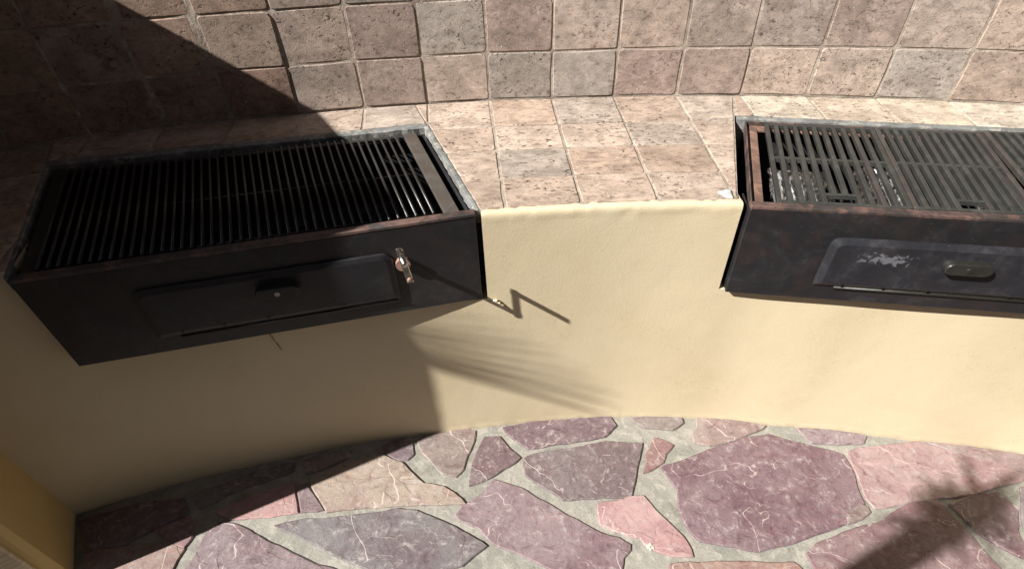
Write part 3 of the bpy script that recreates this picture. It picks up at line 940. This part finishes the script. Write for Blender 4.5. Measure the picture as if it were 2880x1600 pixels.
hexa('plastered_core', [Vector((x, y, z)) for x in (-4.9, 5.4) for y in (-2.9, -2.62) for z in (-0.02, 4.6)], M['plaster'], hw, 0.01)

def sky_block_hedge(x0, x1, y0, y1, hgt, label, seed):  # unseen foliage block, added to cut sky light from the left
    rng = random.Random(seed)
    o = tag(empty('sky_block_hedge', ((x0 + x1) / 2, (y0 + y1) / 2, 0)), label, 'sky_block_hedge')
    hexa('dense_core', [Vector((x, y, z)) for x in (x0 + 0.12, x1 - 0.12) for y in (y0 + 0.12, y1 - 0.12) for z in (0.05, hgt - 0.12)], M['leaf'], o, 0.1)
    V, F = [], []
    for _ in range(9000):
        f = rng.random()
        if f < 0.6: p = Vector((rng.choice((x0, x1)), rng.uniform(y0, y1), rng.uniform(0.02, hgt)))
        elif f < 0.8: p = Vector((rng.uniform(x0, x1), rng.choice((y0, y1)), rng.uniform(0.02, hgt)))
        else: p = Vector((rng.uniform(x0, x1), rng.uniform(y0, y1), hgt))
        p += Vector((rng.gauss(0, 0.05), rng.gauss(0, 0.05), rng.gauss(0, 0.05)))
        a = Vector((rng.gauss(0, 1), rng.gauss(0, 1), rng.gauss(0, 1))).normalized() * rng.uniform(0.04, 0.075)
        c = a.orthogonal().normalized() * 0.028
        k = len(V)
        V += [p - a, p + c, p + a, p - c]
        F.append((k, k + 1, k + 2, k + 3))
    me = bpy.data.meshes.new('foliage')
    me.from_pydata([tuple(v - o.location) for v in V], [], F)
    me.update()
    tag(link('foliage', me, M['leaf'], o, o.location.copy()), kind='stuff')
sky_block_hedge(-5.5, -4.75, -2.6, 2.6, 3.3, 'unseen dark block of foliage added on the left to hold back sky light', 5)

# ------------------------------------------------------------------ grills
def disc(name, c, axis, r, t, mat, parent, seg=16):
    return tube(name, [c, c + axis * t], r, mat, parent, seg, smooth=False)

def rounded_rect(w, h, r_top, r_bot, n=5):
    pts = []
    for cx_, cy_, r, a0 in ((w / 2 - r_bot, -h / 2 + r_bot, r_bot, -90), (w / 2 - r_top, h / 2 - r_top, r_top, 0),
                            (-w / 2 + r_top, h / 2 - r_top, r_top, 90), (-w / 2 + r_bot, -h / 2 + r_bot, r_bot, 180)):
        for k in range(n + 1):
            a = math.radians(a0 + 90 * k / n)
            pts.append((cx_ + r * math.cos(a), cy_ + r * math.sin(a)))
    return pts

def panel_frame(Q):
    A, B = Q[0], Q[1]
    t = (B - A).normalized()
    n = Vector((t.y, -t.x, 0))
    return lambda s, h, d: A + t * s + n * d + Vector((0, 0, TOP - h)), t, n, (B - A).length

def layered(name, outline_layers, P, s0, h0, mat, parent):
    """stack of outlines (list of (pts, depth)) on the panel plane, closed on top"""
    n = len(outline_layers[0][0])
    cen = P(s0, h0, 0)
    V, F = [], []
    for pts, d in outline_layers:
        V += [P(s0 + x, h0 - y, d) - cen for x, y in pts]
    for k in range(len(outline_layers) - 1):
        for i in range(n):
            F.append((k * n + i, k * n + (i + 1) % n, (k + 1) * n + (i + 1) % n, (k + 1) * n + i))
    F.append(tuple(range((len(outline_layers) - 1) * n, len(outline_layers) * n)))
    F.append(tuple(range(n))[::-1])
    return link(name, pydata(name, V, F), mat, parent, cen)

def make_grill(Q, label, flat_bars):
    P, t, n, L = panel_frame(Q)
    g = tag(empty('built_in_grill', P(L / 2, TOP, 0)), label, 'grill', 'charcoal grills set into the counter')
    # front panel with its folded sides
    bm = bmesh.new()
    cen = P(L / 2, 0.12, 0)
    def hx(s0, s1, h0, h1, d0, d1, bev=0.0):
        add_hexa(bm, [P(s, h, d) - cen for s in (s0, s1) for d in (d0, d1) for h in (h1, h0)], bev)
    hx(0, L, 0.0065, 0.2475, -0.014, 0.0, 0.0012)
    hx(0.0, 0.004, 0.018, 0.2465, -0.09, -0.0142)
    hx(L - 0.004, L, 0.018, 0.2465, -0.09, -0.0142)
    hx(0.004, L - 0.004, 0.243, 0.2465, -0.09, -0.0142)
    link('front_panel', bm_mesh('front_panel', bm), M['panel'], g, cen)
    # top rail
    bm = bmesh.new()
    cen = P(L / 2, 0, 0)
    add_hexa(bm, [P(s, h, d) - cen for s in (-0.001, L + 0.001) for d in (-0.021, 0.001) for h in (0.006, -0.003)], 0.0015)
    link('top_rail', bm_mesh('top_rail', bm), M['rail'], g, cen)
    # firebox: open tray under the bars
    zb, zt = 0.575, TOP - 0.016
    u0, u1, v0, v1 = 0.012, 0.992, 0.045, 0.965
    V = [quad(Q, u, v, z) for u, v in ((u0, v0), (u1, v0), (u1, v1), (u0, v1)) for z in (zt, zb)]
    a, b, c, d = 0.006, 0.998, 0.035, 0.975
    V += [quad(Q, u, v, z) for u, v in ((a, c), (b, c), (b, d), (a, d)) for z in (zt, zb - 0.006)]
    F = []
    for k in range(4):
        m_ = (k + 1) % 4
        F.append((2 * k, 2 * m_, 2 * m_ + 1, 2 * k + 1))
        F.append((8 + 2 * k, 8 + 2 * m_, 8 + 2 * m_ + 1, 8 + 2 * k + 1))
        F.append((2 * k, 2 * m_, 8 + 2 * m_, 8 + 2 * k))
    F += [(1, 3, 5, 7), (9, 11, 13, 15)]
    link('firebox', pydata('firebox', V, F), M['soot'], g, Vector((0, 0, 0)))
    # ledges that carry the grate
    lm = M['ledge_rust'] if flat_bars else M['ledge_grey']
    def ledge(ua, ub, va, vb, z0, z1, mat=lm):
        bm = bmesh.new()
        cs = [quad(Q, u, v, z) for u in (ua, ub) for v in (va, vb) for z in (z0, z1)]
        cen = sum(cs, Vector()) / 8
        add_hexa(bm, [c_ - cen for c_ in cs], 0.001)
        link('ledge', bm_mesh('ledge', bm), mat, g, cen)
    if flat_bars:
        ledge(0.013, 0.033, 0.046, 0.962, TOP - 0.020, TOP - 0.012)
        ledge(0.033, 0.967, 0.905, 0.962, TOP - 0.020, TOP - 0.013)
        ledge(0.967, 0.987, 0.046, 0.962, TOP - 0.020, TOP - 0.012)
        ledge(0.0005, 0.0035, 0.03, 0.985, TOP - 0.03, TOP - 0.003, M['rail'])
        ledge(0.0035, 0.9965, 0.978, 0.985, TOP - 0.03, TOP - 0.004, M['rail'])
    else:
        ledge(0.936, 0.972, 0.046, 0.960, TOP - 0.020, TOP - 0.006)
        ledge(0.013, 0.045, 0.046, 0.960, TOP - 0.020, TOP - 0.006, M['soot'])
        ledge(0.045, 0.936, 0.935, 0.960, TOP - 0.022, TOP - 0.010, M['soot'])
    # grate
    if flat_bars:
        sections = [(0.056, 0.330, 0.064, 0.350, 0.0), (0.343, 0.590, 0.363, 0.612, 0.0012), (0.607, 0.862, 0.640, 0.902, 0.006)]
        for si, (bu0, bu1, fu0, fu1, lift) in enumerate(sections):
            nb_ = 12
            zt_ = TOP + 0.003 + lift
            vb_, vf_ = 0.935, 0.052
            uv = lambda k, v: ((bu0 + (bu1 - bu0) * k / (nb_ - 1)) * (v - vf_) + (fu0 + (fu1 - fu0) * k / (nb_ - 1)) * (vb_ - v)) / (vb_ - vf_)
            gr = empty('grate', quad(Q, uv(nb_ / 2, 0.5), 0.5, zt_) - g.location)
            gr.parent = g
            for vc, hw, k0, k1 in ((0.500, 0.012, 0, nb_ - 1), (0.925, 0.011, 0, nb_ - 1), (0.060, 0.011, 0, nb_ - 1), (0.145, 0.009, 3.9, 7.2)):
                cs = [quad(Q, uv(k_, v_), v_, z_) for k_ in (k0, k1) for v_ in (vc - hw, vc + hw) for z_ in (zt_ - 0.012, zt_ - 0.0006)]
                hexa('cross_bar', cs, M['cast_iron'], gr, 0.001)
            for k in range(nb_):
                hw = 0.0053 / 0.93
                va, vb2 = vf_, vb_
                if k in (5, 6): va = 0.145       # finger hole at the front of each section
                bm = bmesh.new()
                cs = []
                for e in (-1, 1):
                    for v_ in (va, vb2):
                        for z_ in (zt_ - 0.014, zt_):
                            w_ = hw * (1.0 if z_ == zt_ else 0.7)
                            cs.append(quad(Q, uv(k, v_) + e * w_, v_, z_))
                cen = sum(cs, Vector()) / 8
                add_hexa(bm, [c_ - cen for c_ in cs], 0.0014)
                rusty = (k in (0, 11) and si > 0) or RNG.random() < 0.07
                link('grate_bar', bm_mesh('grate_bar', bm), M['cast_rust'] if rusty else M['cast_iron'], gr, cen)
    else:
        zc = TOP + 0.000
        nb_ = 42
        gr = empty('grate', quad(Q, 0.5, 0.5, zc) - g.location)
        gr.parent = g
        for vc in (0.465, 0.905, 0.075):
            tube('cross_rod', [quad(Q, 0.048, vc, zc - 0.0075), quad(Q, 0.912, vc, zc - 0.0075)], 0.0038, M['rod'], gr, 8)
        for k in range(nb_):
            f = k / (nb_ - 1)
            ub_, uf_ = 0.050 + 0.860 * f, 0.050 + 0.860 * f
            j = RNG.uniform(-0.0012, 0.0012)
            pts = [quad(Q, ub_ + j, 0.928, zc - 0.001), quad(Q, ub_ + j * 0.3, 0.90, zc), quad(Q, (ub_ + uf_) / 2 - j * 0.5, 0.5, zc - RNG.uniform(0, 0.0012)), quad(Q, uf_ + j, 0.055, zc)]
            tube('grate_bar', pts, 0.0035, M['rod'], gr, 8)
    # ash door
    s0, h0, w, h = 0.460, 0.1325, 0.542, 0.136
    o1 = rounded_rect(w, h, 0.022, 0.004)
    o2 = rounded_rect(w - 0.004, h - 0.004, 0.021, 0.003)
    o3 = rounded_rect(w - 0.028, h - 0.026, 0.014, 0.003)
    dm = M['door_chipped'] if flat_bars else M['door']
    door = layered('ash_door', [(o1, 0.0004), (o1, 0.004), (o2, 0.0055), (o3, 0.013 if flat_bars else 0.009)], P, s0, h0, dm, g)
    kn = rounded_rect(0.094, 0.029, 0.014, 0.014)
    kn2 = [(x * 0.97, y * 0.93) for x, y in kn]
    knob = layered('door_knob', [(kn, 0.0132), (kn, 0.029), (kn2, 0.0315)] if flat_bars else [(kn, 0.0092), (kn, 0.0235), (kn2, 0.0255)], P, 0.474, 0.113, M['black_plastic'], door)
    disc('screw', P(0.474, 0.113, 0.0312 if flat_bars else 0.0252), n, 0.0060, 0.0022, M['chrome'], door)
    tube('hinge_rod', [P(0.236, 0.2035, 0.005), P(0.724, 0.2035, 0.005)], 0.0036, M['black_plastic'], door, 8)
    for s_ in (0.245, 0.335, 0.430, 0.60, 0.69):
        disc('rivet', P(s_, 0.188, 0.0128 if flat_bars else 0.0088), n, 0.0042, 0.0012, M['door'], door, 10)
    if not flat_bars:
        # crank that raises the grate: collar, rod, arm and handle
        bs, bh = 0.752, 0.098
        W = lambda ds, dh, d: P(bs + ds + 0.17 * d, bh + dh, d)      # the spindle leans a little sideways
        cr = tube('crank_rod', [W(0, 0, 0.002), W(0, 0, 0.072)], 0.0068, M['brass'], g, 14)
        disc('collar', P(bs, bh, 0.0004), n, 0.0165, 0.013, M['brass'], cr)
        cs = []
        for e in (-1, 1):
            for d_ in (0.0655, 0.0705):
                for ds_, dh_, ww in ((0.0, 0.009, 0.0075), (-0.010, -0.086, 0.0065)):
                    cs.append(W(ds_ + e * ww, dh_, d_))
        hexa('crank_arm', cs, M['chrome'], cr, 0.0015)
        tube('crank_handle', [W(-0.010, -0.079, 0.064), W(-0.010, -0.079, 0.121)], 0.0066, M['chrome'], cr, 14)
    return g, P

make_grill(GRILL_L, 'black charcoal grill with round steel rods and a crank handle, mostly in shade', False)
make_grill(GRILL_R, 'sunlit black charcoal grill with flat cast-iron bars and flaked paint on its door', True)

# ------------------------------------------------------------------ scraps of foil and charcoal inside the grills
def foil(u0, u1, v0, v1, z, label, seed):
    nx_, ny_ = 16, 22
    V, F = [], []
    cen = quad(GRILL_R, (u0 + u1) / 2, (v0 + v1) / 2, z)
    for i in range(nx_ + 1):
        for j in range(ny_ + 1):
            u, v = u0 + (u1 - u0) * i / nx_, v0 + (v1 - v0) * j / ny_
            e = 0.012 * noise.noise(Vector((i * 0.35, j * 0.35, seed)))
            p = quad(GRILL_R, u + e, v + e, z)
            p.z += 0.022 * abs(noise.noise(Vector((i * 0.5, j * 0.42, seed + 4)))) + 0.008 * noise.noise(Vector((i * 1.3, j * 1.1, seed)))
            V.append(p - cen)
    for i in range(nx_):
        for j in range(ny_):
            a = i * (ny_ + 1) + j
            F.append((a, a + 1, a + ny_ + 2, a + ny_ + 1))
    o = link('foil_scrap', pydata('foil_scrap', V, F), M['foil'], None, cen)
    md = o.modifiers.new('thickness', 'SOLIDIFY'); md.thickness = 0.0006
    tag(o, label, 'foil', 'foil scraps under the flat bars')
foil(0.07, 0.215, 0.08, 0.62, 0.735, 'crumpled bright foil scrap under the end bars beside the pale mortar patch', 1)
foil(0.285, 0.375, 0.07, 0.66, 0.742, 'narrow strip of bright foil under the rusty bar between two grate sections', 5)
foil(0.55, 0.64, 0.10, 0.60, 0.735, 'short foil scrap under the gap before the lifted grate section', 9)

def coals(Q, name, label, seed, cnt):
    rng = random.Random(seed)
    bm = bmesh.new()
    for _ in range(cnt):
        u, v = rng.uniform(0.05, 0.95), rng.uniform(0.1, 0.9)
        r = rng.uniform(0.010, 0.022)
        m_ = Matrix.Translation(quad(Q, u, v, 0.577 + r * 0.6)) @ Matrix.Rotation(rng.uniform(0, 6), 4, Vector((rng.random(), rng.random(), rng.random() + .1)).normalized())
        res = bmesh.ops.create_icosphere(bm, subdivisions=1, radius=r, matrix=m_)
        for v_ in res['verts']:
            v_.co += Vector((rng.uniform(-1, 1), rng.uniform(-1, 1), rng.uniform(-1, 1))) * r * 0.28
    o = link(name, bm_mesh(name, bm), M['charcoal'], None, Vector((0, 0, 0)))
    tag(o, label, 'charcoal', kind='stuff')
coals(GRILL_L, 'charcoal_bed', 'spent charcoal lumps lying under the round rods', 3, 140)
coals(GRILL_R, 'charcoal_bed', 'spent charcoal lumps lying under the flat bars', 4, 140)

# chips of cream paint lying at the corner of the shaded panel
bm = bmesh.new()
for k in range(3):
    a = wall_point(-4.15 + 0.10 * k, 0.536 - 0.006 * k, 0.001)
    add_hexa(bm, [a + Vector((0.011 * x + 0.003 * z, -0.005 * y, 0.008 * z - 0.004 * x * k)) for x in (0, 1) for y in (0, 1) for z in (0, 1)], 0.001)
link('paint_flake', bm_mesh('paint_flake', bm), M['paint_flake'], counter, Vector((0, 0, 0)))

# ------------------------------------------------------------------ unseen plants, added to throw the soft shadows
def blade(bm, a, b, w, side, fold=0.3):
    """pointed, folded leaf from a to b"""
    d = (b - a).normalized()
    s_ = (side - d * side.dot(d)).normalized()
    k = d.cross(s_)
    rows = []
    for f, ww in ((0, 0.35), (0.25, 0.9), (0.55, 1.0), (0.85, 0.55), (1.0, 0.04)):
        p = a.lerp(b, f)
        rows.append([bm.verts.new(p - s_ * w * ww / 2 + k * w * ww * fold / 2), bm.verts.new(p - k * w * ww * fold / 2), bm.verts.new(p + s_ * w * ww / 2 + k * w * ww * fold / 2)])
    for r0, r1 in zip(rows, rows[1:]):
        for i in range(2):
            bm.faces.new((r0[i], r0[i + 1], r1[i + 1], r1[i]))

palm_base = Vector((-3.85, 0.02, 0))  # unseen palm, added for the fingered shadow on the plaster
palm = tag(empty('shadow_fan_palm', palm_base), 'unseen fan palm added beyond the end wall to cast a fingered leaf shadow on the plaster', 'palm')
ptop = palm_base + Vector((0.02, 0.0, 2.95))
tube('trunk', [palm_base + Vector((0.01 * math.sin(i * 1.7), 0.01 * math.cos(i * 2.1), 2.95 * i / 10)) for i in range(11)],
     [0.075 - 0.002 * i + 0.004 * (i % 2) for i in range(11)], M['bark'], palm, 12)
D = 3.7
apex = Vector((-0.950, 0.800, 0.840)) - LDIR * D
tips = [(-0.060, 0.983, 0.510, 0.016), (0.010, 0.985, 0.455, 0.020), (0.090, 0.990, 0.385, 0.018), (0.130, 0.992, 0.335, 0.022), (0.190, 0.993, 0.275, 0.018), (0.260, 0.993, 0.200, 0.022),
        (0.350, 0.993, 0.110, 0.022), (0.340, 0.994, 0.055, 0.030), (0.300, 0.994, 0.010, 0.030), (0.180, 0.993, 0.075, 0.020), (0.080, 0.990, 0.170, 0.016)]
bm = bmesh.new()
add_tube(bm, [ptop - apex, (ptop + apex) / 2 + Vector((0, 0, 0.06)) - apex, Vector((0, 0, 0))], [0.018, 0.014, 0.009], 8)
for i, (x, y, z, w) in enumerate(tips):
    tip = Vector((x, y, z)) - LDIR * (D - 0.03 * i)
    blade(bm, Vector((0, 0, 0)), tip - apex, w * 0.72, Vector((0.3, 0.2, 1)), 0.15)
link('leaf', bm_mesh('leaf', bm), M['leaf'], palm, apex)
for k in range(6):
    ang = math.radians(75 + k * 20)
    out = Vector((math.cos(ang), math.sin(ang), 0))
    hub = ptop + out * 0.45 + Vector((0, 0, 0.12 - 0.06 * (k % 2)))
    bm = bmesh.new()
    add_tube(bm, [ptop - hub, ptop + out * 0.22 + Vector((0, 0, 0.12)) - hub, Vector((0, 0, 0))], [0.018, 0.014, 0.009], 8)
    for i in range(11):
        b_ = math.radians(-75 + 15 * i)
        sd = Vector((-out.y, out.x, 0))
        blade(bm, Vector((0, 0, 0)), (out * math.cos(b_) + sd * math.sin(b_)) * 0.5 + Vector((0, 0, -0.16)), 0.034, Vector((0, 0, 1)).cross(out) + Vector((0, 0, 0.2)), 0.2)
    link('leaf', bm_mesh('leaf', bm), M['leaf'], palm, hub)

yb = Vector((-1.47, -0.572, 0))  # unseen plant, added for the band and tuft shadow on the paving
yucca = tag(empty('shadow_yucca', yb), 'unseen yucca added to cast a thick stem and leaf tuft shadow on the paving', 'yucca')
yh = 2.56
tube('trunk', [yb + Vector((0.012 * math.sin(i * 0.9), 0.012 * math.cos(i * 1.3), yh * i / 12)) for i in range(13)],
     [0.044 - 0.0003 * i + 0.003 * (i % 2) for i in range(13)], M['bark'], yucca, 12)
bm = bmesh.new()
rng = random.Random(12)
for k in range(54):
    az, el = rng.uniform(0, 2 * math.pi), math.radians(rng.choice([rng.uniform(-50, 0), rng.uniform(0, 80)]))
    ln = rng.uniform(0.07, 0.15)
    d = Vector((math.cos(az) * math.cos(el), math.sin(az) * math.cos(el), math.sin(el)))
    st = Vector((0, 0, rng.uniform(-0.16, 0.02)))
    blade(bm, st, st + d * ln, 0.030, Vector((-math.sin(az), math.cos(az), 0)), 0.2)
link('leaf_tuft', bm_mesh('leaf_tuft', bm), M['leaf'], yucca, yb + Vector((0, 0, yh)))

# a few pale crumbs on the mortar beside the pink stone
bm = bmesh.new()
rng = random.Random(2)
for k, (x, y) in enumerate(((0, 0), (0.006, 0.004), (0.004, -0.007), (0.011, -0.004))):
    res = bmesh.ops.create_icosphere(bm, subdivisions=2, radius=0.0052 - 0.0005 * k, matrix=Matrix.Translation((x, y, 0.004)))
    for v_ in res['verts']:
        v_.co += v_.co.normalized() * 0.0012 * noise.noise(v_.co * 400)
tag(link('popcorn_crumb', bm_mesh('popcorn_crumb', bm, True), M['paint_flake'], None, Vector((0.332, 0.587, 0.0015))),
    'tiny pale popcorn crumb lying on the mortar beside a pink flagstone', 'crumb')
